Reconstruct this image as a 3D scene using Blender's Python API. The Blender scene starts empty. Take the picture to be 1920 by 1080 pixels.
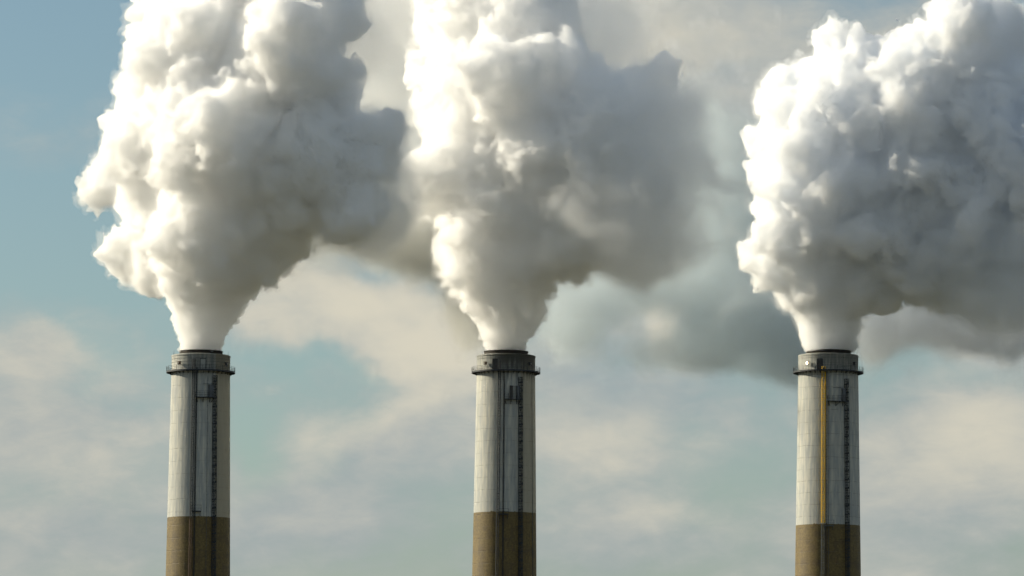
import bpy, math, time
import numpy as np
from mathutils import Vector, Matrix

S = bpy.context.scene
COL = S.collection
R_ = math.radians
# ------------------------------------------------------------------ camera
F = 9600.0            # focal length in photo pixels (1920 wide)
D = 1150.0            # distance of the row of chimneys, metres
PITCH, ROLL = R_(6.0), R_(0.45)
cam_d = bpy.data.cameras.new('camera')
cam = bpy.data.objects.new('camera', cam_d)
COL.objects.link(cam)
cam_d.sensor_width = 36.0
cam_d.lens = F / 1920 * 36
cam_d.clip_start, cam_d.clip_end = 1.0, 30000.0
cam.location = (0, 0, 2)
cam.rotation_euler = (Matrix.Rotation(math.pi / 2 + PITCH, 3, 'X') @ Matrix.Rotation(ROLL, 3, 'Z')).to_euler()
S.camera = cam
MR = np.array(cam.rotation_euler.to_matrix())


def P(px, py, Y=D):
    """photo pixel at depth Y -> world point"""
    d = MR @ np.array([(px - 960) / F, (540 - py) / F, -1.0])
    return np.array([0, 0, 2.0]) + d * (Y / d[1])


# ------------------------------------------------------------------ light
SUN_AZ, SUN_EL = R_(-70), R_(25)
SUN_E = 5.0
SKY_STRENGTH = 0.08
EXPOSURE = 0.34
VOL_BOUNCES = 64
sdir = Vector((math.sin(SUN_AZ) * math.cos(SUN_EL), math.cos(SUN_AZ) * math.cos(SUN_EL), math.sin(SUN_EL)))
sl = bpy.data.lights.new('sun', 'SUN')
sl.energy = SUN_E
sl.angle = R_(0.5)
sl.color = (1.0, 0.905, 0.71)
so = bpy.data.objects.new('sun', sl)
so.rotation_euler = sdir.to_track_quat('Z', 'Y').to_euler()
COL.objects.link(so)
S.view_settings.view_transform = 'Standard'
S.view_settings.look = 'None'
S.view_settings.exposure = EXPOSURE
S.view_settings.gamma = 1.0
S.cycles.volume_bounces = VOL_BOUNCES
S.cycles.max_bounces = VOL_BOUNCES
S.cycles.diffuse_bounces = 3
S.cycles.use_denoising = True
S.cycles.use_adaptive_sampling = True
S.cycles.adaptive_threshold = 0.12
S.cycles.adaptive_min_samples = 16
S.cycles.time_limit = 1000


# ------------------------------------------------------------------ node helper
class NT:
    def __init__(s, tree, clear=True):
        s.t = tree
        if clear:
            for n in list(tree.nodes):
                tree.nodes.remove(n)

    def n(s, typ, ins=None, **kw):
        nd = s.t.nodes.new(typ)
        for k, v in kw.items():
            setattr(nd, k, v)
        for k, v in (ins or {}).items():
            if isinstance(v, bpy.types.NodeSocket):
                s.t.links.new(v, nd.inputs[k])
            else:
                nd.inputs[k].default_value = v
        return nd

    def m(s, op, a, b=0.0, c=0.0, clamp=False):
        nd = s.n('ShaderNodeMath', {0: a, 1: b, 2: c}, operation=op)
        nd.use_clamp = clamp
        return nd.outputs[0]

    def mix(s, f, a, b):
        nd = s.n('ShaderNodeMix', data_type='RGBA')
        for i, v in ((0, f), (6, a), (7, b)):
            if isinstance(v, bpy.types.NodeSocket):
                s.t.links.new(v, nd.inputs[i])
            else:
                nd.inputs[i].default_value = v
        return nd.outputs[2]

    def noise(s, vec, scale, detail=4, rough=.5, dist=0.0, lo=0.0, hi=1.0):
        nd = s.n('ShaderNodeTexNoise', {'Vector': vec, 'Scale': scale, 'Detail': detail, 'Roughness': rough, 'Distortion': dist})
        if (lo, hi) == (0.0, 1.0):
            return nd.outputs[0]
        return s.ramp(nd.outputs[0], lo, hi)

    def ramp(s, v, lo, hi, a=0.0, b=1.0, smooth=True):
        nd = s.n('ShaderNodeMapRange', {0: v, 1: lo, 2: hi, 3: a, 4: b})
        nd.interpolation_type = 'SMOOTHSTEP' if smooth else 'LINEAR'
        return nd.outputs[0]


# ------------------------------------------------------------------ sky
w = bpy.data.worlds.new('World')
S.world = w
w.use_nodes = True
N = NT(w.node_tree)
sky = N.n('ShaderNodeTexSky', sky_type='NISHITA')
sky.sun_disc = False
sky.sun_elevation = SUN_EL
sky.sun_rotation = SUN_AZ
sky.air_density = 1.0
sky.dust_density = 1.0
sky.ozone_density = 2.0
skyc = N.n('ShaderNodeMix', data_type='RGBA', blend_type='MULTIPLY')
skyc.inputs[0].default_value = 1.0
N.t.links.new(sky.outputs[0], skyc.inputs[6])
skyc.inputs[7].default_value = (0.82, 0.89, 0.85, 1)
tc = N.n('ShaderNodeTexCoord').outputs['Generated']
sx = N.n('ShaderNodeSeparateXYZ', {0: tc})
az = N.m('ARCTAN2', sx.outputs[0], sx.outputs[1])
el = N.m('ARCSINE', sx.outputs[2])
# cloud coordinates, one unit = 0.1 rad of sky
cu = N.m('MULTIPLY', az, 10.0)
cv = N.m('MULTIPLY', el, 10.0)
cvec = N.n('ShaderNodeCombineXYZ', {0: cu, 1: cv, 2: 0.0}).outputs[0]
wn = N.n('ShaderNodeTexNoise', {'Vector': cvec, 'Scale': 3.2, 'Detail': 5.0, 'Roughness': .5})
wsep = N.n('ShaderNodeSeparateXYZ', {0: wn.outputs['Color']})
wu = N.m('ADD', cu, N.m('MULTIPLY', N.m('SUBTRACT', wsep.outputs[0], .5), .42))
wv = N.m('ADD', cv, N.m('MULTIPLY', N.m('SUBTRACT', wsep.outputs[1], .5), .32))


def blob(px, py, rx, ry, ang=0.0, amp=1.0):
    """soft patch of cloud in the direction that photo pixel shows"""
    u0 = (px - 960) / F * 10
    v0 = (PITCH + (540 - py) / F) * 10
    ca, sa = math.cos(R_(ang)), math.sin(R_(ang))
    du = N.m('SUBTRACT', wu, u0)
    dv = N.m('SUBTRACT', wv, v0)
    a = N.m('ADD', N.m('MULTIPLY', du, ca / (rx / 960)), N.m('MULTIPLY', dv, sa / (rx / 960)))
    b = N.m('ADD', N.m('MULTIPLY', du, -sa / (ry / 960)), N.m('MULTIPLY', dv, ca / (ry / 960)))
    q = N.m('ADD', N.m('MULTIPLY', a, a), N.m('MULTIPLY', b, b))
    return N.m('MULTIPLY', N.m('EXPONENT', N.m('MULTIPLY', q, -1.0)), amp)


def total(bl):
    s = bl[0]
    for x in bl[1:]:
        s = N.m('ADD', s, x)
    return s


# amount of cloud cover
strv = N.n('ShaderNodeMapping', {0: cvec})
strv.inputs['Rotation'].default_value = (0, 0, R_(-24))
strv.inputs['Scale'].default_value = (1.0, 2.1, 1)
fb = N.noise(strv.outputs[0], 2.2, 8, .54, .25)
fb2 = N.noise(strv.outputs[0], 9.0, 6, .6, .3)
cover = total([
    N.m('MULTIPLY', N.m('SUBTRACT', fb, .5), 2.6), N.m('MULTIPLY', N.m('SUBTRACT', fb2, .5), .6),
    blob(60, 720, 260, 110, 8, .75), blob(130, 960, 300, 170, 10, .8), blob(620, 960, 330, 110, 22, .7), blob(760, 780, 260, 70, 20, .7),
    blob(640, 560, 220, 75, -14, 1.5), blob(790, 640, 100, 80, -30, 1.1), blob(1240, 610, 190, 120, 0, 1.0), blob(1130, 830, 140, 110, 0, .7),
    blob(1250, 960, 300, 90, 14, .6), blob(1810, 880, 240, 170, 20, 1.5), blob(1330, 720, 260, 60, 0, .4), blob(1850, 640, 150, 60, -10, .5),
    blob(1500, 60, 700, 200, 0, .5), blob(1230, 70, 260, 130, 0, 1.0), blob(1400, 200, 90, 130, 0, .5), blob(100, 240, 110, 60, 30, .45),
    blob(90, 440, 260, 160, 0, -1.3), blob(80, 60, 260, 160, 0, -1.1), blob(600, 660, 170, 35, -8, -.9), blob(470, 830, 90, 60, 30, -.8),
    blob(1700, 680, 260, 60, 0, -.5), blob(1000, 760, 200, 50, -5, -.2), blob(150, 640, 90, 30, 0, -.5), blob(1400, 900, 120, 60, 0, -.4)])
# out of view: an added dark cloud deck that lowers the ambient light
off = N.ramp(N.m('ADD', N.m('MULTIPLY', N.m('ABSOLUTE', az), .5), el), .22, .6)
cover = N.m('ADD', cover, N.m('MULTIPLY', off, .9))
mask = N.ramp(cover, -.70, 1.0)
lit = total([
    N.m('MULTIPLY', N.m('SUBTRACT', fb, .5), 1.3), N.m('MULTIPLY', N.m('SUBTRACT', fb2, .5), .6),
    blob(620, 545, 230, 80, -14, .75), blob(800, 640, 90, 75, -40, .55), blob(1245, 600, 75, 65, 0, .85), blob(720, 775, 190, 45, 20, .45),
    blob(1840, 850, 200, 140, 20, .5), blob(1140, 830, 90, 70, 0, .35), blob(1255, 950, 110, 45, 0, .3), blob(60, 690, 240, 60, 5, .3),
    blob(150, 880, 160, 90, 15, .2), blob(700, 60, 900, 120, 0, .4), blob(1120, 30, 160, 90, 0, .3), blob(730, 80, 150, 150, 0, .5), blob(960, 1040, 900, 90, 0, -.15)])
litm = N.ramp(lit, -.45, .95)
ccol = N.mix(litm, (.26, .30, .32, 1), (.56, .52, .42, 1))
ccol = N.mix(off, ccol, (.185, .23, .275, 1))
bg_sky = N.n('ShaderNodeBackground', {0: skyc.outputs[2], 1: SKY_STRENGTH})
bg_cl = N.n('ShaderNodeBackground', {0: ccol, 1: 1.0})
mx = N.n('ShaderNodeMixShader', {0: N.m('MULTIPLY', mask, .93), 1: bg_sky.outputs[0], 2: bg_cl.outputs[0]})
wo = N.n('ShaderNodeOutputWorld', {0: mx.outputs[0]})


# ------------------------------------------------------------------ tagging
def tag(o, label=None, cat=None, group=None, kind=None):
    for k, v in (('label', label), ('category', cat), ('group', group), ('kind', kind)):
        if v:
            o[k] = v
    return o


# ------------------------------------------------------------------ mesh building
class MB:
    def __init__(s):
        s.v, s.f, s.sm = [], [], []

    def add(s, vs, fs, smooth=False):
        b = len(s.v)
        s.v += [tuple(p) for p in vs]
        s.f += [tuple(i + b for i in f) for f in fs]
        s.sm += [smooth] * len(fs)

    def box(s, c, ax, ay, az_):
        """centre and three half axis vectors"""
        c, ax, ay, az_ = map(lambda q: np.array(q, float), (c, ax, ay, az_))
        vs = [c + i * ax + j * ay + k * az_ for i in (-1, 1) for j in (-1, 1) for k in (-1, 1)]
        s.add(vs, [(0, 1, 3, 2), (4, 6, 7, 5), (0, 4, 5, 1), (2, 3, 7, 6), (0, 2, 6, 4), (1, 5, 7, 3)])

    def bar(s, a, b, r, n=6):
        a, b = np.array(a, float), np.array(b, float)
        d = b - a
        d /= np.linalg.norm(d)
        up = np.array([0, 0, 1.]) if abs(d[2]) < .9 else np.array([1., 0, 0])
        p = np.cross(d, up)
        p /= np.linalg.norm(p)
        q = np.cross(d, p)
        vs = [e + r * (math.cos(t) * p + math.sin(t) * q) for e in (a, b) for t in np.linspace(0, 2 * math.pi, n, endpoint=False)]
        fs = [(i, (i + 1) % n, n + (i + 1) % n, n + i) for i in range(n)] + [tuple(range(n))[::-1], tuple(range(n, 2 * n))]
        s.add(vs, fs, False)

    def path(s, pts, r, n=5):
        for a, b in zip(pts[:-1], pts[1:]):
            s.bar(a, b, r, n)

    def lathe(s, prof, n=96, a0=0.0, a1=2 * math.pi, close=False):
        """profile of (radius, z); angle 0 faces the camera side"""
        full = abs(a1 - a0 - 2 * math.pi) < 1e-6
        k = n if full else n + 1
        an = [a0 + (a1 - a0) * i / n for i in range(k)]
        m = len(prof)
        vs = [(r * math.sin(t), -r * math.cos(t), z) for t in an for r, z in prof]
        fs = []
        for i in range(n):
            j = (i + 1) % k
            for q in range(m if close else m - 1):
                q2 = (q + 1) % m
                fs.append((i * m + q, j * m + q, j * m + q2, i * m + q2))
        if close and not full:
            fs.append(tuple(range(m)))
            fs.append(tuple(range((k - 1) * m, k * m))[::-1])
        s.add(vs, fs, False)

    def build(s, name, mat, parent=None, smooth=False):
        me = bpy.data.meshes.new(name)
        me.from_pydata(s.v, [], s.f)
        me.validate()
        if smooth:
            me.polygons.foreach_set('use_smooth', [True] * len(me.polygons))
            try:
                me.set_sharp_from_angle(angle=R_(35))
            except Exception:
                pass
        me.materials.append(mat)
        o = bpy.data.objects.new(name, me)
        COL.objects.link(o)
        if parent:
            o.parent = parent
        return o


def simple_mat(name, col, rough=.6, metal=0.0, var=.25, scale=3.0, spec=.4):
    m = bpy.data.materials.new(name)
    m.use_nodes = True
    n = NT(m.node_tree)
    o = n.n('ShaderNodeTexCoord').outputs['Object']
    k = n.noise(o, scale, 5, .6)
    c = n.mix(k, tuple(x * (1 - var) for x in col) + (1,), tuple(min(1, x * (1 + var)) for x in col) + (1,))
    b = n.n('ShaderNodeBsdfPrincipled', {'Base Color': c, 'Roughness': rough, 'Metallic': metal, 'Specular IOR Level': spec})
    n.n('ShaderNodeOutputMaterial', {0: b.outputs[0]})
    return m


M_STEEL = simple_mat('weathered dark steel', (.035, .04, .045), .55, .2)
M_RUST = simple_mat('soot brown steel', (.030, .024, .018), .8, .1, .5)
M_GALV = simple_mat('galvanised steel', (.10, .12, .13), .5, .3)
M_YEL = simple_mat('yellow safety paint', (.80, .50, .006), .5, 0, .25, 8)
M_BRN = simple_mat('brown primer', (.10, .055, .03), .6, 0)
M_BOX = simple_mat('grey cabinet paint', (.11, .12, .13), .5, 0)
M_DOORD = simple_mat('dark door paint', (.045, .045, .045), .6, 0)
M_DOORL = simple_mat('pale door paint', (.34, .35, .32), .6, 0)
M_LENS = simple_mat('beacon glass', (.32, .30, .26), .15, 0, .1)
m = bpy.data.materials.new('lit lamp glass')
m.use_nodes = True
n_ = NT(m.node_tree)
e_ = n_.n('ShaderNodeEmission', {0: (1.0, .80, .48, 1), 1: 5.0})
n_.n('ShaderNodeOutputMaterial', {0: e_.outputs[0]})
M_LIT = m


def shaft_mat(name, band, top, soot, beige_side, flake, joints):
    """painted concrete: white above z=band, bare tan below; joints, streaks, soot"""
    m = bpy.data.materials.new(name)
    m.use_nodes = True
    n = NT(m.node_tree)
    tcn = n.n('ShaderNodeTexCoord').outputs['Object']
    s = n.n('ShaderNodeSeparateXYZ', {0: tcn})
    X, Y, Z = s.outputs
    th = n.m('ARCTAN2', X, n.m('MULTIPLY', Y, -1.0))          # 0 faces the camera
    cyl = n.n('ShaderNodeCombineXYZ', {0: n.m('MULTIPLY', th, 6.8), 1: 0.0, 2: Z}).outputs[0]
    stv = n.n('ShaderNodeMapping', {0: cyl})
    stv.inputs['Scale'].default_value = (1.0, 1.0, .09)
    streak = n.noise(stv.outputs[0], 1.7, 6, .62)
    streak2 = n.noise(stv.outputs[0], .55, 4, .6)
    fine = n.noise(cyl, 2.2, 6, .65)
    big = n.noise(cyl, .22, 4, .55)
    white = n.mix(n.ramp(streak, .35, .72), (.33, .35, .345, 1), (.57, .56, .475, 1))
    white = n.mix(n.m('MULTIPLY', n.ramp(big, .45, .75), .5), white, (.48, .47, .41, 1))
    white = n.mix(n.m('MULTIPLY', n.ramp(streak2, .58, .74), .45), white, (.38, .35, .27, 1))
    # beige tint on the side right of the hoist, edge slightly wavering
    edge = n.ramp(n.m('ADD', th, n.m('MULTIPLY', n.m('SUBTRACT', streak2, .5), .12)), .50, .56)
    white = n.mix(n.m('MULTIPLY', edge, beige_side), white, (.40, .345, .235, 1))
    tan = n.mix(n.ramp(fine, .3, .7), (.11, .08, .028, 1), (.20, .145, .05, 1))
    tan = n.mix(n.m('MULTIPLY', n.ramp(streak, .45, .75), .5), tan, (.095, .068, .03, 1))
    # pour joints and form-board lines
    wz = n.m('ADD', Z, n.m('MULTIPLY', n.m('SUBTRACT', n.noise(cyl, .35, 2, .5), .5), .35))
    fz = n.m('ABSOLUTE', n.m('SUBTRACT', n.m('FRACT', n.m('DIVIDE', wz, 2.75)), .5))
    jl = n.m('MULTIPLY', n.ramp(fz, .468, .492), n.ramp(n.noise(cyl, .9, 3, .6), .38, .6))
    fx = n.m('ABSOLUTE', n.m('SUBTRACT', n.m('FRACT', n.m('MULTIPLY', th, 4.2)), .5))
    jv = n.m('MULTIPLY', n.ramp(fx, .47, .498), n.ramp(n.noise(stv.outputs[0], .9, 2, .5), .45, .6))
    jj = n.m('MAXIMUM', jl, n.m('MULTIPLY', jv, .12))
    bw = n.m('ADD', n.m('SUBTRACT', Z, band), n.m('MULTIPLY', n.m('SUBTRACT', fine, .5), .10))
    bw = n.m('SUBTRACT', bw, n.m('MULTIPLY', n.ramp(streak2, .55, .75), .5))
    isw = n.ramp(bw, -.06, .06)
    tan = n.mix(n.m('MULTIPLY', n.ramp(n.noise(cyl, .45, 5, .6), .48, .62), .45), tan, (.08, .06, .035, 1))
    base = n.mix(isw, tan, white)
    base = n.mix(n.m('MULTIPLY', jj, joints), base, (.12, .10, .075, 1))
    # rust runs
    rs = n.n('ShaderNodeMapping', {0: cyl})
    rs.inputs['Scale'].default_value = (1.0, 1.0, .22)
    rr = n.noise(rs.outputs[0], .9, 3, .5)
    base = n.mix(n.m('MULTIPLY', n.ramp(rr, .74, .80), .7), base, (.30, .16, .05, 1))
    # soot running down from the lip
    dz = n.m('SUBTRACT', top, Z)
    so_ = n.m('MULTIPLY', n.ramp(n.m('ADD', dz, n.m('MULTIPLY', n.m('SUBTRACT', streak, .5), 9.0)), 1.0, 7.0, 1.0, 0.0),
              n.m('ADD', .35, n.ramp(th, -.9, .1, 0, .65)))
    base = n.mix(n.m('MULTIPLY', so_, soot), base, (.05, .048, .034, 1))
    # flaking: fresh white chips
    if flake:
        vf = n.noise(cyl, 2.6, 5, .7)
        fl = n.m('MULTIPLY', n.ramp(vf, .60, .64), n.m('MULTIPLY', n.ramp(dz, 5.6, 6.0), n.ramp(dz, 8.0, 13.0, 1.0, 0.0)))
        fl = n.m('MULTIPLY', fl, n.ramp(n.noise(cyl, .5, 2, .5), .42, .6))
        base = n.mix(fl, base, (.86, .85, .80, 1))
    h = n.m('ADD', n.m('MULTIPLY', jj, -1.0), n.m('ADD', n.m('MULTIPLY', streak, .5), n.m('MULTIPLY', fine, .35)))
    bp = n.n('ShaderNodeBump', {'Strength': .5, 'Distance': .14, 'Height': h})
    b = n.n('ShaderNodeBsdfPrincipled', {'Base Color': base, 'Roughness': .62, 'Normal': bp.outputs[0], 'Specular IOR Level': .35})
    n.n('ShaderNodeOutputMaterial', {0: b.outputs[0]})
    return m


def pt(r, th, z):
    return np.array([r * math.sin(th), -r * math.cos(th), z])


def frame(th):
    out = np.array([math.sin(th), -math.cos(th), 0])
    tan = np.array([math.cos(th), math.sin(th), 0])
    return out, tan, np.array([0, 0, 1.])


UP = np.array([0, 0, 1.])


def chimney(px_top, px_low, depth, cfg, label):
    """px_top: photo pixel of the lip centre. cfg holds the angles and heights read off the photograph"""
    k = depth / D * cfg.get('scale', 1.0)
    top = P(px_top[0], px_top[1], depth)
    H = top[2]
    root = bpy.data.objects.new('chimney', None)
    COL.objects.link(root)
    root.location = (top[0], top[1], 0)
    root.rotation_euler = (0, 0, -math.atan2(top[0], top[1]))
    tag(root, label, 'chimney', 'power station chimneys in a row')
    band = H - cfg['band'] * k
    SM = shaft_mat('chimney paint', band, H - 1.0 * k, cfg['soot'], cfg['beige_side'], cfg['flake'], cfg['joints'])
    zp = H - 4.75 * k                       # platform floor
    rc, rs = 6.58 * k, 6.60 * k
    tp = .0135

    def rad(z):
        return rs + max(0, (zp - z)) * tp
    # shaft
    mb = MB()
    zz = list(np.linspace(0, zp, 30)) + [H - 1.0 * k]
    prof = [(rad(z) if z <= zp else rc, z) for z in zz] + [(rc - .35, H - 1.0 * k + .12), (5.0 * k, H - 1.0 * k + .12)]
    mb.lathe(prof, 128)
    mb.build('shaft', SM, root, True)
    # thin crown strip at the cap edge
    mb = MB()
    mb.lathe([(rc + .004, H - 1.35 * k), (rc + .09, H - 1.33 * k), (rc + .09, H - 1.06 * k), (rc - .3, H - .95 * k)], 128)
    mb.build('cap_rim', SM, root, True)
    # steel liner
    mb = MB()
    rl = cfg.get('liner', 4.85) * k
    mb.lathe([(rl, H - 1.25 * k), (rl, H - .12 * k), (rl + .14, H - .10 * k), (rl + .14, H), (rl - .25, H), (rl - .25, H - 6)], 96)
    liner = mb.build('flue_liner', M_RUST, root, True)
    for i in range(20):
        mb = MB()
        t = i * 2 * math.pi / 20 + .1
        mb.bar(pt(rl - .05, t, H - .02), pt(rl - .05, t, H + .16), .05, 6)
        mb.build('bolt', M_RUST, liner)
    # lightning rods
    for i in range(8):
        t = i * math.pi / 4 + .42 + cfg.get('rod', 0)
        mb = MB()
        mb.bar(pt(rc + .05, t, H - 2.2 * k), pt(rc + .05, t, H - .25), .022, 5)
        mb.bar(pt(rc + .05, t, H - .3), pt(rc + .05, t, H + .0), .012, 4)
        mb.build('lightning_rod', M_STEEL, root)
    # bonding cables round the cap
    for dz in cfg['cables']:
        mb = MB()
        ring = [pt(rc + .06, t, H - dz * k + .03 * math.sin(t * 23)) for t in np.linspace(0, 2 * math.pi, 73)]
        mb.path(ring, .022, 4)
        mb.build('bonding_cable', M_STEEL, root)
    # platform
    ro = 7.72 * k
    plat = MB()
    plat.lathe([(rc + .02, zp - .07), (ro, zp - .07), (ro, zp + .07), (rc + .02, zp + .07)], 96, close=True)
    plat.lathe([(ro - .02, zp - .20), (ro + .04, zp - .20), (ro + .04, zp + .16), (ro - .02, zp + .16)], 96, close=True)
    pl = plat.build('platform', M_STEEL, root)
    nb = 36
    for i in range(nb):
        mb = MB()
        t = (i + .5) * 2 * math.pi / nb
        o, tn, u = frame(t)
        mb.box(pt((rc + ro) / 2, t, zp - .17), o * (ro - rc) / 2, tn * .035, u * .10)
        a, b_ = pt(rc + .04, t, zp - .62), pt(ro - .35, t, zp - .24)
        mb.bar(a, b_, .045, 4)
        mb.box(pt(rc + .06, t, zp - .42), o * .05, tn * .05, u * .24)
        mb.build('bracket', M_STEEL, pl)
    mb = MB()
    npst = 30
    for i in range(npst):
        t = i * 2 * math.pi / npst + .05
        mb.bar(pt(ro, t, zp), pt(ro, t, zp + 1.12), .036, 5)
    for h in (.45, .80, 1.12):
        mb.path([pt(ro, t, zp + h) for t in np.linspace(0, 2 * math.pi, 61)], .030, 5)
    mb.build('railing', M_STEEL, root)
    # door on the cap
    t = R_(cfg['door'])
    o, tn, u = frame(t)
    dh, dw = 1.18 * k, .56 * k
    dc = pt(rc * math.cos(.08), t, zp + .1 + dh) + o * .10
    mb = MB()
    mb.box(dc, o * .07, tn * dw, u * dh)
    door = mb.build('door', M_DOORD if cfg['dark_door'] else M_DOORL, root)
    mb = MB()
    for s_ in (-1, 1):
        mb.box(dc + tn * s_ * (dw + .05) + o * .02, o * .12, tn * .045, u * (dh + .05))
    mb.box(dc + u * (dh + .06) + o * .03, o * .15, tn * (dw + .12), u * .055)
    mb.build('door_frame', M_STEEL, door)
    mb = MB()
    mb.bar(dc + o * .10 + tn * dw * .75 - u * .1, dc + o * .10 + tn * dw * .75 + u * .1, .03)
    mb.build('handle', M_GALV, door)
    # beacon lamps
    for i, (tb, lit_) in enumerate(cfg['beacons']):
        t = R_(tb)
        o, tn, u = frame(t)
        c = pt(rc + .55, t, H - 3.12 * k)
        mb = MB()
        mb.box(c, o * .22, tn * .30, u * .30)
        mb.box(c + u * .33, o * .26, tn * .34, u * .03)
        mb.bar(c - o * .2 + u * .1, pt(rc, t, H - 2.8 * k), .05)
        mb.bar(c - o * .2 - u * .2, pt(rc, t, H - 3.4 * k), .05)
        mb.bar(c - u * .3, c - u * .75, .04)
        bo = mb.build('beacon', M_BRN if i == 0 and not lit_ else M_STEEL, root)
        mb = MB()
        f_o = o * .235 if not lit_ else o * .24
        rad_ = .25 if not lit_ else .36
        cc = c + f_o
        ring = [cc + rad_ * (math.cos(a) * tn + math.sin(a) * u) * (1 if lit_ else .9) for a in np.linspace(0, 2 * math.pi, 14, endpoint=False)]
        ring2 = [cc + o * .09 + rad_ * .6 * (math.cos(a) * tn + math.sin(a) * u) for a in np.linspace(0, 2 * math.pi, 14, endpoint=False)]
        mb.add(ring + ring2, [(j, (j + 1) % 14, 14 + (j + 1) % 14, 14 + j) for j in range(14)] + [tuple(range(14, 28))])
        le = mb.build('lamp_lens', M_LIT if lit_ else M_LENS, bo)
        if lit_:
            le['label'] = 'brightly lit warning lamp lens'
    # ---- caged ladder(s)
    zlow = 0.6

    def ladder(th0, ztop, zbot, width, mat, cage, railr=.04, rungs=.6, name='ladder', off=.30):
        t = R_(th0)
        o, tn, u = frame(t)
        mb = MB()

        def q(z, side, out):
            return pt(rad(min(z, zp)) if z < zp else rc, t, z) + tn * side + o * out
        for s_ in (-1, 1):
            zs = [ztop, zp - .2, zbot] if ztop > zp else [ztop, zbot]
            pts = []
            for z in zs:
                pts.append(q(z, s_ * width / 2, off if z < zp + .01 or ztop <= zp else off + .0))
            mb.path(pts, railr, 5)
        z = ztop
        while z > max(zbot, H - 56):
            mb.bar(q(z, -width / 2, off), q(z, width / 2, off), .018, 4)
            z -= rungs
        z = ztop - .6
        while z > max(zbot, H - 56):
            for s_ in (-1, 1):
                mb.bar(q(z, s_ * width / 2, 0), q(z, s_ * width / 2, off), .03, 4)
            z -= 1.85
        ob = mb.build(name, mat, root)
        if cage:
            cb = MB()
            z = ztop - .2
            hw = cage / 2
            while z > max(zbot, H - 56):
                ring = [q(z, hw * math.cos(a) if abs(math.cos(a)) > 1e-3 else 0, off + .72 * math.sin(a)) for a in np.linspace(0, math.pi, 9)]
                cb.path(ring, .024, 4)
                z -= 1.24
            for a in np.linspace(.25, math.pi - .25, 5):
                cb.bar(q(ztop - .2, hw * math.cos(a), off + .72 * math.sin(a)), q(zbot, hw * math.cos(a), off + .72 * math.sin(a)), .016, 4)
            cb.build('safety_cage', mat, ob)
        return ob
    zb_ = band - .4
    lt = H - cfg['ladder_top'] * k
    if cfg['yellow']:
        # yellow upper flight to the paint line, dark below
        a_ = ladder(cfg['ladder'], lt, band + .25, .74 * k, M_YEL, .80 * k, .085, .42)
        a_['label'] = 'yellow painted caged ladder'
        ladder(cfg['ladder'] - .4, band - .1, zlow, .66 * k, M_GALV, .7 * k, .04)
        ladder(cfg['ladder'] + 5.3, lt - 1.0, zlow, .26 * k, M_STEEL, 0, .05, .8, 'cable_run')
    else:
        ladder(cfg['ladder'], lt, zb_, .50 * k, M_STEEL, .70 * k, .085)
        ladder(cfg['ladder'] - .8, band - .5, zlow, .50 * k, M_BRN if cfg['brown'] else M_STEEL, .62 * k, .05)
        ladder(cfg['ladder'] + cfg['side_run'], lt - 1.9, zlow, .20 * k, M_STEEL, 0, .06, .9, 'cable_run', .15)
    # ---- hoist mast: lattice
    t = R_(cfg['mast'])
    o, tn, u = frame(t)
    mb = MB()
    zt = H - cfg['mast_top'] * k
    wd = .36 * k

    def q(z, side, out):
        return pt(rad(z), t, z) + tn * side + o * out
    for s_ in (-1, 1):
        for oo in (.18, .78):
            mb.bar(q(zt, s_ * wd, oo), q(zlow, s_ * wd, oo), .075, 5)
    mb.bar(q(zt, 0, .8), q(zlow, 0, .8), .06, 4)
    z, fl = zt - .05, 1
    st = .62
    while z > H - 56:
        for oo in (.18, .78):
            mb.bar(q(z, -wd, oo), q(z, wd, oo), .026, 4)
        mb.bar(q(z, -wd * fl, .78), q(z - st, wd * fl, .78), .026, 4)
        for s_ in (-1, 1):
            mb.bar(q(z, s_ * wd, .18), q(z, s_ * wd, .78), .026, 4)
        fl = -fl
        z -= st
    mast = mb.build('hoist_mast', M_STEEL, root)
    z = zt - 1.3
    while z > H - 56:
        mb = MB()
        mb.box(q(z, 0, .45), tn * (wd + .06), o * .38, u * .07)
        mb.box(q(z + .2, .05, .86), tn * .12, o * .06, u * .16)
        mb.build('wall_tie', M_STEEL, mast)
        z -= 1.9 * k
    # ---- service balcony with cabinet
    t0, t1 = R_(cfg['balc'][0]), R_(cfg['balc'][1])
    zf = H - cfg['balc'][2] * k
    r0, r1 = rad(zf) + .01, rad(zf) + 1.15
    mb = MB()
    mb.lathe([(r0, zf - .10), (r1, zf - .10), (r1, zf + .06), (r0, zf + .06)], 12, t0, t1, close=True)
    bal = mb.build('service_balcony', M_STEEL, root)
    mb = MB()
    for tt in np.linspace(t0, t1, 5):
        mb.bar(pt(r1 - .05, tt, zf), pt(r1 - .05, tt, zf + 1.3), .035, 5)
    for h in (.5, .9, 1.3):
        mb.path([pt(r1 - .05, tt, zf + h) for tt in np.linspace(t0, t1, 9)] + [pt(r0, t1, zf + h)], .026, 4)
        mb.bar(pt(r0, t0, zf + h), pt(r1 - .05, t0, zf + h), .026, 4)
    mb.build('balcony_railing', M_STEEL, bal)
    for tt, w_ in zip(np.linspace(t0 + .02, t1 - .09, 3), (1, 1.15, 1)):
        oo, tn_, uu = frame(tt)
        mb = MB()
        mb.box(pt(r0 + .10, tt, zf - .55), oo * .06, tn_ * .06, uu * .55)
        mb.bar(pt(r0 + .05, tt + (.05 if w_ == 1 else 0), zf - 1.05), pt(r1 - .1, tt + (.10 if tt > .2 else 0), zf - .12), .07, 5)
        mb.build('balcony_strut', M_STEEL, bal)
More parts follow.
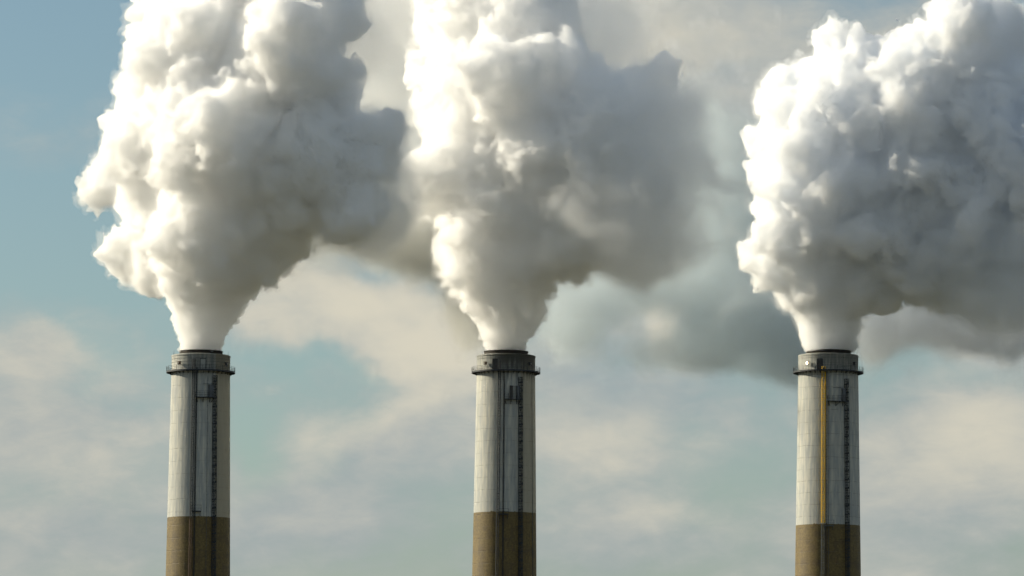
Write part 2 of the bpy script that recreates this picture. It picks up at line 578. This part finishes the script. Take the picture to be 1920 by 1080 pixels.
    for (ta, wdt, ht, mt) in cfg['cabs']:
        t = R_(ta)
        o, tn, u = frame(t)
        mb = MB()
        mb.box(pt(r0 + .38, t, zf + .08 + ht / 2), o * .3, tn * wdt / 2, u * ht / 2)
        mb.box(pt(r0 + .39, t, zf + .08 + ht + .03), o * .36, tn * (wdt / 2 + .06), u * .03)
        cb_ = mb.build('cabinet', mt, root)
        mb = MB()
        mb.box(pt(r0 + .69, t, zf + .08 + ht / 2), o * .015, tn * (wdt / 2 - .07), u * (ht / 2 - .1))
        mb.build('cabinet_door', mt, cb_)
    if cfg['arm']:
        mb = MB()
        t2, t3 = R_(cfg['arm'][0]), R_(cfg['arm'][1])
        za = H - cfg['arm'][2] * k
        mb.path([pt(rad(za) + .45, tt, za) for tt in np.linspace(t2, t3, 6)], .04, 5)
        mb.bar(pt(rad(za), t3, za), pt(rad(za) + .5, t3, za), .04)
        mb.bar(pt(rad(za), t2, za), pt(rad(za) + .5, t2, za), .03)
        mb.build('davit_arm', M_STEEL, root)
    # ---- small rest ledge at the paint line
    t0, t1 = R_(cfg['ledge'][0]), R_(cfg['ledge'][1])
    zf = H - cfg['ledge'][2] * k
    r0, r1 = rad(zf) + .01, rad(zf) + .85
    mb = MB()
    mb.lathe([(r0, zf - .10), (r1, zf - .10), (r1, zf + .08), (r0, zf + .08)], 6, t0, t1, close=True)
    mb.bar(pt(r0 + .03, t0 + .02, zf - 1.0), pt(r1 - .1, t0 + .02, zf - .1), .06)
    mb.bar(pt(r0 + .03, t1 - .02, zf - 1.0), pt(r1 - .1, t1 - .02, zf - .1), .06)
    led = mb.build('rest_ledge', M_GALV if cfg['yellow'] else M_STEEL, root)
    mb = MB()
    lh = cfg['ledge'][3]
    for tt in (t0, t1):
        mb.bar(pt(r1 - .04, tt, zf), pt(r1 - .04, tt, zf + lh), .035)
        mb.bar(pt(r0, tt, zf + lh), pt(r1 - .04, tt, zf + lh), .03)
    for h in (lh, lh * .5):
        mb.path([pt(r1 - .04, tt, zf + h) for tt in np.linspace(t0, t1, 5)], .028, 4)
    mb.build('ledge_railing', M_STEEL, led)
    # ---- thin conduits
    for tt, za, rr_ in cfg['conduits']:
        t = R_(tt)
        mb = MB()
        mb.bar(pt(rad(H - za) + .06, t, H - za * k), pt(rad(0) + .06, t, zlow), rr_, 5)
        z = H - za * k - 1
        while z > H - 56:
            o, tn, u = frame(t)
            mb.box(pt(rad(z) + .05, t, z), o * .06, tn * (rr_ + .05), u * .04)
            z -= 2.75
        mb.build('conduit', M_GALV, root)
    return root, H, k


# ------------------------------------------------------------------ ground
mg = simple_mat('dry grass and earth', (.09, .085, .05), .95, 0, .4, .02)
bpy.ops.mesh.primitive_plane_add(size=24000, location=(0, 6000, 0))
g = bpy.context.object
g.name = g.data.name = 'ground'
g.data.materials.append(mg)
tag(g, kind='structure')

# ------------------------------------------------------------------ the three chimneys
DEP = (D - 42, D + 2, D + 46)
c1 = dict(band=37.6, soot=.55, beige_side=.8, flake=False, joints=.2, cables=(2.0, 2.75), door=4, dark_door=False,
          beacons=((-43, False), (54, False)), ladder=-13, ladder_top=2.2, side_run=5.5, yellow=False, brown=True,
          mast=27, mast_top=5.9, balc=(-9, 23, 10.9), cabs=((19.5, .95, 2.6, M_BOX),), arm=(5, 24, 7.85),
          ledge=(-12, 3.5, 36.5, 1.3), conduits=((14, 6, .03),), liner=4.85)
c2 = dict(band=36.5, soot=.95, beige_side=.7, flake=True, joints=.35, cables=(1.9,), door=-21.5, dark_door=True,
          beacons=((-41, False), (50, False)), ladder=-12, ladder_top=2.6, side_run=9, yellow=False, brown=False, rod=.2,
          mast=28, mast_top=6.2, balc=(-3, 26, 11.3), cabs=((10, .62, 2.9, M_DOORD), (22.5, .62, 2.9, M_BOX)), arm=(8, 26, 8.4),
          ledge=(-10, 6, 37.1, 1.2), conduits=((61, 5.2, .05),), liner=4.95)
c3 = dict(band=38.5, soot=.6, beige_side=0.0, flake=False, joints=.5, cables=(1.9,), door=-16, dark_door=True, scale=1.024,
          beacons=((-39.5, True), (55, False)), ladder=-8.4, ladder_top=4.0, side_run=5, yellow=True, brown=False, rod=.1,
          mast=34.5, mast_top=6.6, balc=(-1, 33, 11.6), cabs=((29, 1.0, 2.9, M_BOX),), arm=(9, 33, 8.6),
          ledge=(-6, 9, 38.9, 1.3), conduits=((1, 5.2, .035),), liner=4.95)
A1 = chimney((377, 659), None, DEP[0], c1, 'leftmost white and tan chimney with pale door frame on its cap')
A2 = chimney((949, 659.5), None, DEP[1], c2, 'middle white and tan chimney with sooty black cap and flaking paint')
A3 = chimney((1553, 658.5), None, DEP[2], c3, 'chimney with yellow ladder and brightly lit lamp, rightmost')

# ------------------------------------------------------------------ smoke
rng = np.random.default_rng(11)
_perm = rng.permutation(256)
_perm = np.concatenate([_perm, _perm, _perm])
_grad = rng.normal(size=(256, 3))
_grad /= np.linalg.norm(_grad, axis=1)[:, None]


def perlin(p):
    i = np.floor(p).astype(np.int64)
    f = p - i
    i &= 255
    u = f * f * f * (f * (f * 6 - 15) + 10)
    r = 0
    for a in (0, 1):
        wa = u[:, 0] if a else 1 - u[:, 0]
        for b in (0, 1):
            wb = u[:, 1] if b else 1 - u[:, 1]
            for c in (0, 1):
                wc = u[:, 2] if c else 1 - u[:, 2]
                h = _perm[_perm[_perm[i[:, 0] + a] + i[:, 1] + b] + i[:, 2] + c]
                g_ = _grad[h]
                d = g_[:, 0] * (f[:, 0] - a) + g_[:, 1] * (f[:, 1] - b) + g_[:, 2] * (f[:, 2] - c)
                r = r + wa * wb * wc * d
    return r


def surface_nets(f, org, vox):
    s = f > 0
    cs = [q - 1 for q in f.shape]
    acc = np.zeros(cs + [3], np.float32)
    cnt = np.zeros(cs, np.float32)
    for ax in range(3):
        s0, s1 = [slice(None)] * 3, [slice(None)] * 3
        s0[ax], s1[ax] = slice(0, -1), slice(1, None)
        a, b = f[tuple(s0)], f[tuple(s1)]
        cr = (a > 0) != (b > 0)
        t = np.where(cr, a / np.where(cr, a - b, 1), 0).astype(np.float32)
        o = [k for k in range(3) if k != ax]
        for da in (0, 1):
            for db in (0, 1):
                q = [slice(None)] * 3
                q[o[0]], q[o[1]] = slice(da, da + cs[o[0]]), slice(db, db + cs[o[1]])
                c, tt = cr[tuple(q)], t[tuple(q)]
                cnt += c
                acc[..., ax] += tt * c
                acc[..., o[0]] += da * c
                acc[..., o[1]] += db * c
    m_ = cnt > 0
    idx = -np.ones(cs, np.int64)
    idx[m_] = np.arange(m_.sum())
    V = (np.argwhere(m_) + acc[m_] / cnt[m_][:, None]) * vox + org
    Q = []
    for ax in range(3):
        o = [(ax + 1) % 3, (ax + 2) % 3]
        s0, s1 = [slice(1, -1)] * 3, [slice(1, -1)] * 3
        s0[ax], s1[ax] = slice(0, -1), slice(1, None)
        a, b = s[tuple(s0)], s[tuple(s1)]
        off = np.ones(3, int)
        off[ax] = 0
        for flip, mm in ((False, a & ~b), (True, ~a & b)):
            e = np.argwhere(mm) + off

            def cell(d0, d1):
                c = e.copy()
                c[:, o[0]] -= d0
                c[:, o[1]] -= d1
                return idx[c[:, 0], c[:, 1], c[:, 2]]
            q = np.stack([cell(1, 1), cell(0, 1), cell(0, 0), cell(1, 0)], 1)
            Q.append(q[:, ::-1] if flip else q)
    return V, np.concatenate(Q)


def stamp(f, org, vox, c, r, k=0.0):
    pad = k + 2 * vox
    lo = np.maximum(((c - r - pad - org) / vox).astype(int), 0)
    hi = np.minimum(((c + r + pad - org) / vox).astype(int) + 2, f.shape)
    if (hi <= lo).any():
        return
    ax = [(org[i] + np.arange(lo[i], hi[i]) * vox - c[i]).astype(np.float32) for i in range(3)]
    d = np.sqrt(ax[0][:, None, None] ** 2 + ax[1][None, :, None] ** 2 + ax[2][None, None, :] ** 2)
    g_ = np.float32(r) - d
    w_ = f[lo[0]:hi[0], lo[1]:hi[1], lo[2]:hi[2]]
    h = np.clip(k - np.abs(g_ - w_), 0, None) / k
    np.copyto(w_, np.maximum(w_, g_) + h * h * k * .25)


def smoke_mesh(name, lobes, depth, vox, levels, seed, zb, warp=1.0, fine=1.0, eddy=(1.7, .235, 12.0), calm=.3, axis=None, lean=.9, clip=None, halo=None, puff=1.0):
    """lobes: (photo px, py, radius px, depth offset m); grows ever smaller billows on their union"""
    t_0 = time.time()
    rg = np.random.default_rng(seed)
    if axis:      # the wind carries the smoke right and towards the viewer
        lobes = [(a, b, r, dd - lean * (a - axis) * .12 * min(1, max(0, (640 - b) / 200))) for a, b, r, dd in lobes]
    C = np.array([P(a, b, depth + dd) for a, b, r, dd in lobes])
    Rr = np.array([r * (depth + dd) / F for a, b, r, dd in lobes])
    scl = np.minimum(eddy[0] + np.clip(C[:, 2] - zb, 0, 90) * eddy[1], eddy[2])
    Rr = np.maximum(Rr - .24 * scl, Rr * .5)
    lo = (C - Rr[:, None]).min(0) - 16
    hi = (C + Rr[:, None]).max(0) + 16
    shp = np.ceil((hi - lo) / vox).astype(int)
    f = np.full(shp, -6, np.float32)
    for c, r in zip(C, Rr):
        stamp(f, lo, vox, c, r, r * .4)
    for li, (frac, dens) in enumerate(levels):
        s = f > 0
        sv = np.zeros_like(s)
        sv[1:-1, 1:-1, 1:-1] = s[1:-1, 1:-1, 1:-1] & ~(s[2:, 1:-1, 1:-1] & s[:-2, 1:-1, 1:-1] & s[1:-1, 2:, 1:-1] & s[1:-1, :-2, 1:-1] & s[1:-1, 1:-1, 2:] & s[1:-1, 1:-1, :-2])
        wp = np.argwhere(sv) * vox + lo
        h = np.clip(wp[:, 2] - zb, 0, 90)
        sc = np.minimum(eddy[0] + h * eddy[1], eddy[2])
        rr = sc * frac * puff
        nz = perlin(wp * .055 / max(frac, .2) * .5 + 17.3 * li + seed)
        pr = dens * vox * vox / (rr * rr) * np.clip(.55 + 3.0 * nz, calm, 1.7)
        keep = rg.random(len(wp)) < pr
        wp, rr = wp[keep], rr[keep] * rg.uniform(.5, 1.22, keep.sum())
        # the level surface is nudged outwards and upwards, as buoyant puffs are
        wp = wp + rg.normal(size=wp.shape) * rr[:, None] * .22
        for c, r in zip(wp, rr):
            stamp(f, lo, vox, c, r, r * .22)
    fields = [(name, f)]
    if halo is not None:      # a thin ragged vapour round the dense steam
        band = (f > -5) & (f < 2)
        wp = np.argwhere(band) * vox + lo
        hs = np.clip((wp[:, 2] - zb) / 16.0, .12, 1.0)
        g0 = np.maximum(f, -5.0)
        g0[band] += (halo * hs * (.15 + 2.6 * perlin(wp / 5.0 + 9) + 1.5 * perlin(wp / 1.9 + 4))).astype(np.float32)
        fields.append(('vapour', g0))
    obs = [finish(nm, f_, lo, vox, clip, zb, seed, warp, fine) for nm, f_ in fields]
    print(name, round(time.time() - t_0, 1), 's')
    return obs if halo is not None else obs[0]


def finish(name, f, lo, vox, clip, zb, seed, warp, fine):
    if clip is not None:      # nothing below the lip of the flue
        f[:, :, :max(1, int((clip - lo[2]) / vox))] = -1
    for ax in range(3):
        q = [slice(None)] * 3
        for e in (0, -1):
            q[ax] = e
            f[tuple(q)] = -1
    V, Q = surface_nets(f, lo, vox)
    # turbulent warp and small billows
    hh = np.clip((V[:, 2] - zb) / 22.0, .2, 1.0)[:, None]
    for sc, am in ((11.0, 2.4), (4.5, 1.2), (1.9, .50), (.9, .16)):
        wv_ = np.stack([perlin(V / sc + o_) for o_ in (3.1 + seed, 41.7, 97.9)], 1)
        V = V + wv_ * am * warp * hh
    me = bpy.data.meshes.new(name)
    nv, k = len(V), len(Q)
    me.vertices.add(nv)
    me.vertices.foreach_set('co', V.astype(np.float32).ravel())
    me.loops.add(k * 4)
    me.loops.foreach_set('vertex_index', Q.astype(np.int32).ravel())
    me.polygons.add(k)
    me.polygons.foreach_set('loop_start', np.arange(0, k * 4, 4, dtype=np.int32))
    me.polygons.foreach_set('use_smooth', np.ones(k, bool))
    me.update(calc_edges=True)
    nrm = np.empty(nv * 3, np.float32)
    me.vertices.foreach_get('normal', nrm)
    nrm = nrm.reshape(-1, 3)
    b = (.5 - np.abs(perlin(V / 2.6 + 7))) * .75 + (.5 - np.abs(perlin(V / 1.25 + 31))) * .38
    V = V + nrm * (b[:, None] - .5) * 1.5 * fine * np.clip(hh * 1.6, .5, 1)
    me.vertices.foreach_set('co', V.astype(np.float32).ravel())
    me.update()
    o = bpy.data.objects.new(name, me)
    COL.objects.link(o)
    return o


def steam_mat(name, dens, col=(.998, .998, .998), g_=0.1):
    m = bpy.data.materials.new(name)
    m.use_nodes = True
    n = NT(m.node_tree)
    v = n.n('ShaderNodeVolumePrincipled', {'Color': tuple(col) + (1,), 'Density': dens, 'Anisotropy': g_})
    n.n('ShaderNodeOutputMaterial', {1: v.outputs[0]})
    m.cycles.homogeneous_volume = True
    return m


LV = [(.42, .5), (.24, .6), (.135, .75), (.08, .75)]
zb = P(377, 659)[2]
VOX = .34
lob1 = [(377, 655, 37, 0), (377, 640, 39, 0), (378, 612, 49, 0), (384, 580, 55, 0), (392, 545, 72, 0), (385, 505, 84, -2), (363, 465, 76, -8), (360, 440, 72, -12), (400, 440, 82, -10),
        (440, 490, 76, -2), (485, 455, 80, 0), (520, 440, 58, 4), (326, 460, 72, 4), (304, 430, 66, 8), (410, 350, 110, -6), (332, 360, 112, 4), (278, 345, 60, 8), (234, 338, 34, 8),
        (500, 370, 105, -2), (340, 260, 80, 8), (357, 260, 120, 2), (430, 270, 85, -16), (520, 280, 110, 0), (600, 330, 95, 8), (379, 150, 110, 6), (430, 120, 110, 0), (373, 40, 90, 8),
        (540, 150, 120, 2), (560, 90, 80, -6), (650, 280, 85, 14), (430, 0, 130, 8), (379, -60, 90, 8), (540, -60, 120, 10), (360, 110, 75, 8), (380, 190, 60, 10), (354, 0, 70, 8),
        (640, 400, 60, 10), (391, 210, 110, -10), (332, 270, 90, -4), (450, 200, 100, -10), (395, 90, 110, -4), (282, 300, 60, 4), (570, 180, 80, 4), (660, 380, 60, 14), (590, 60, 60, 0),
        (255, 468, 52, 6), (285, 515, 40, 4)]
lob2 = [(949, 655, 37, 0), (949, 640, 40, 0), (950, 612, 51, 0), (952, 582, 57, 0), (952, 545, 78, 0), (945, 505, 94, 0), (930, 460, 104, -2), (893, 425, 82, 2), (847, 375, 70, 4),
        (812, 350, 52, 4), (1000, 450, 100, 2), (1050, 430, 90, 6), (908, 350, 112, -4), (1000, 330, 120, 0), (882, 280, 88, 2), (940, 220, 120, 0), (970, 170, 85, -8), (1090, 300, 110, 6),
        (1120, 370, 100, 10), (1080, 220, 100, 8), (908, 120, 100, 12), (1160, 240, 90, 14), (1130, 200, 75, 16), (1040, 140, 80, 4), (880, 140, 80, 12), (830, 200, 50, 16), (845, 215, 70, 12),
        (850, 120, 85, 12), (880, 30, 95, 14), (980, 40, 100, 12), (900, -50, 100, 14)]
lob3 = [(1553, 655, 39, 0), (1553, 640, 42, 0), (1552, 612, 50, 0), (1550, 582, 59, 0), (1560, 545, 83, 0), (1530, 525, 70, -4), (1500, 495, 78, 0), (1484, 440, 66, 2), (1496, 400, 78, 2),
        (1537, 450, 112, -6), (1620, 480, 112, 0), (1560, 370, 130, -4), (1556, 320, 92, 2), (1546, 230, 84, 4), (1530, 250, 64, 4), (1550, 240, 125, 0), (1660, 370, 130, 2), (1600, 220, 105, 2),
        (1541, 220, 80, 2), (1690, 250, 120, 2), (1720, 440, 110, 8), (1780, 330, 120, 8), (1720, 135, 90, 4), (1810, 80, 90, 6), (1800, 190, 120, 8), (1880, 260, 110, 14), (1850, 430, 110, 16),
        (1870, 150, 80, 12), (1960, 330, 120, 18), (1740, 520, 66, 12), (1660, 170, 100, 2), (1600, 130, 55, 2), (1760, 110, 90, 4)]
for lobs, ch, dd, sd, ax_, lab, al, sg, gg in (
        (lob1, A1, DEP[0], 5, 377, 'white smoke plume billowing from the leftmost chimney', (.9997, .9997, .9995), .8, .3),
        (lob2, A2, DEP[1], 8, 949, 'white smoke plume rising from the sooty middle chimney', (.9997, .9997, .9995), .7, .3),
        (lob3, A3, DEP[2], 21, 1553, 'white and blue grey smoke plume above the chimney with yellow ladder', (.991, .9945, .9995), .75, .25)):
    o, v = smoke_mesh('smoke_plume', lobs, dd, VOX, LV, sd, zb, axis=ax_, clip=ch[1] - .02, halo=1.5, puff=1.1 if ch is A3 else 1.0, calm=.08 if ch is A3 else .25)
    o.data.materials.append(steam_mat('steam', sg, al, gg))
    tag(o, lab, 'smoke plume', 'smoke plumes from the chimneys')
    v.data.materials.append(steam_mat('vapour', .09, al))
    v.parent = o



def veil(label, blobs, depth, dens, col, thr=.25, amp=1.9, scale=.085, seed=0.0, g_=.2):
    """a cloud of thin smoke whose density fades out raggedly: soft ellipsoids broken up by noise.
    blobs: (photo px, py, half width px, half height px, depth offset m, half depth m)"""
    E = [(P(a, b, depth + dd), rx * (depth + dd) / F, ry * (depth + dd) / F, rz) for a, b, rx, ry, dd, rz in blobs]
    vox = 2.5
    lo = np.min([c - np.array([rx, rz, ry]) * 1.9 for c, rx, ry, rz in E], 0) - 4
    hi = np.max([c + np.array([rx, rz, ry]) * 1.9 for c, rx, ry, rz in E], 0) + 4
    n3 = np.ceil((hi - lo) / vox).astype(int)
    ax = [lo[i] + np.arange(n3[i]) * vox for i in range(3)]
    f = np.zeros(n3, np.float32)
    for c, rx, ry, rz in E:
        f += np.exp(-(((ax[0] - c[0]) / rx)[:, None, None] ** 2 + ((ax[1] - c[1]) / rz)[None, :, None] ** 2 + ((ax[2] - c[2]) / ry)[None, None, :] ** 2))
    f = np.minimum(f, 1) + .22 * amp - thr
    for a_ in range(3):
        q = [slice(None)] * 3
        for e in (0, -1):
            q[a_] = e
            f[tuple(q)] = -1
    V, Q = surface_nets(f, lo, vox)
    me = bpy.data.meshes.new('drifting_smoke')
    me.from_pydata([tuple(v) for v in V], [], [tuple(int(t) for t in q) for q in Q])
    o = bpy.data.objects.new('drifting_smoke', me)
    COL.objects.link(o)
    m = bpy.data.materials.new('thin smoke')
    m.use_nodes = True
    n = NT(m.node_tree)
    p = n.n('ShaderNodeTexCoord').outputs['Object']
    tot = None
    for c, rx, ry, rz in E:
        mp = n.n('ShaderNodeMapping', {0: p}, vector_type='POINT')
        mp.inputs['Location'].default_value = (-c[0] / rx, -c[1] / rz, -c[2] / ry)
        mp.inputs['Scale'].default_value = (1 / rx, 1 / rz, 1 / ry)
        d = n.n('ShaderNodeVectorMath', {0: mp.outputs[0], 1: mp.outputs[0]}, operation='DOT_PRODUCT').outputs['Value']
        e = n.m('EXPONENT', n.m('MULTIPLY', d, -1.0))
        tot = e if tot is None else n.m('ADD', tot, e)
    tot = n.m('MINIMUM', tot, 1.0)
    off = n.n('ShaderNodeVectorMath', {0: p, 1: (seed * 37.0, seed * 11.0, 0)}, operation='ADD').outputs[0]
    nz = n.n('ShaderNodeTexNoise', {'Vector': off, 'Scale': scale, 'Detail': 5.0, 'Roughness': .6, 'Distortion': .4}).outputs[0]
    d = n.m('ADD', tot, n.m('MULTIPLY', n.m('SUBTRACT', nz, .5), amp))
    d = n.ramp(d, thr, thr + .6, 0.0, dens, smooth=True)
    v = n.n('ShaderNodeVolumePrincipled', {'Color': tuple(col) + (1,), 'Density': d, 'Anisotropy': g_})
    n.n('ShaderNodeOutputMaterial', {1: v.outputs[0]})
    me.materials.append(m)
    tag(o, label, 'smoke', 'smoke drifting behind the plumes', 'stuff')
    return o


veil('soft grey smoke drifting right off the leftmost plume', [(620, 340, 120, 110, 0, 16), (690, 430, 80, 50, 2, 12), (690, 290, 80, 90, 2, 14)], DEP[0] - 8, .12, (.99, .99, .985), seed=1)
veil('broad grey veil of smoke spreading right off the middle plume', [(1160, 400, 140, 110, 0, 20), (1230, 250, 120, 140, 0, 18), (1200, 480, 100, 45, 0, 12)], DEP[1] - 8, .13, (.988, .99, .992), seed=2)
veil('dark blue grey smoke trailing off to the right of the rightmost plume', [(1780, 500, 120, 70, 0, 18), (1900, 440, 120, 150, 0, 22), (1880, 570, 110, 45, 0, 14)], DEP[2] - 12, .13, (.945, .965, .99), seed=3)
veil('creamy smoke spreading upwards off the top of the middle plume', [(1020, 40, 120, 110, 0, 16), (1140, 80, 110, 110, 0, 16), (1060, 150, 90, 60, 0, 14)], DEP[1] + 22, .09, (.998, .998, .997), seed=8)
veil('pale smoke above the leftmost plume, merging with the sky', [(640, 90, 110, 110, 0, 16), (580, 0, 160, 80, 0, 16)], DEP[0] + 14, .07, (.998, .998, .997), seed=9)
veil('pale smoke filling the sky between and above the left and middle plumes', [(690, 60, 170, 160, 0, 18), (800, 240, 120, 170, 0, 18), (1010, 10, 240, 100, 0, 18)],
     D + 140, .06, (.995, .995, .99), seed=4)
veil('smoke with painted grey shade under the arch between the leftmost and middle plumes', [(700, 445, 140, 45, 0, 24), (830, 460, 110, 80, 0, 26), (880, 580, 50, 80, 0, 20)], D + 110, .12, (.76, .76, .73), seed=5)  # low albedo stands in for shade, the sun reaches this bank
veil('smoke with painted blue grey shade hanging between the middle and rightmost plumes', [(1340, 290, 75, 150, 0, 26), (1350, 440, 120, 90, 0, 28), (1450, 590, 110, 80, 0, 26), (1170, 540, 150, 50, 0, 22), (1070, 620, 70, 70, 0, 20), (1350, 600, 60, 60, 0, 20), (1290, 660, 110, 45, 0, 16), (1480, 670, 60, 70, 0, 18)],
     D + 170, .085, (.70, .765, .80), seed=6)  # blue grey shade put into the colour, the bank itself is sunlit
veil('wisps of smoke with painted shade hanging low beside the chimney with the yellow ladder', [(1640, 640, 50, 60, 0, 18), (1750, 600, 100, 45, 0, 22), (1890, 620, 110, 50, 0, 24)], D + 120, .10, (.76, .785, .81), seed=7)  # shade of the wisps is in their colour, not cast
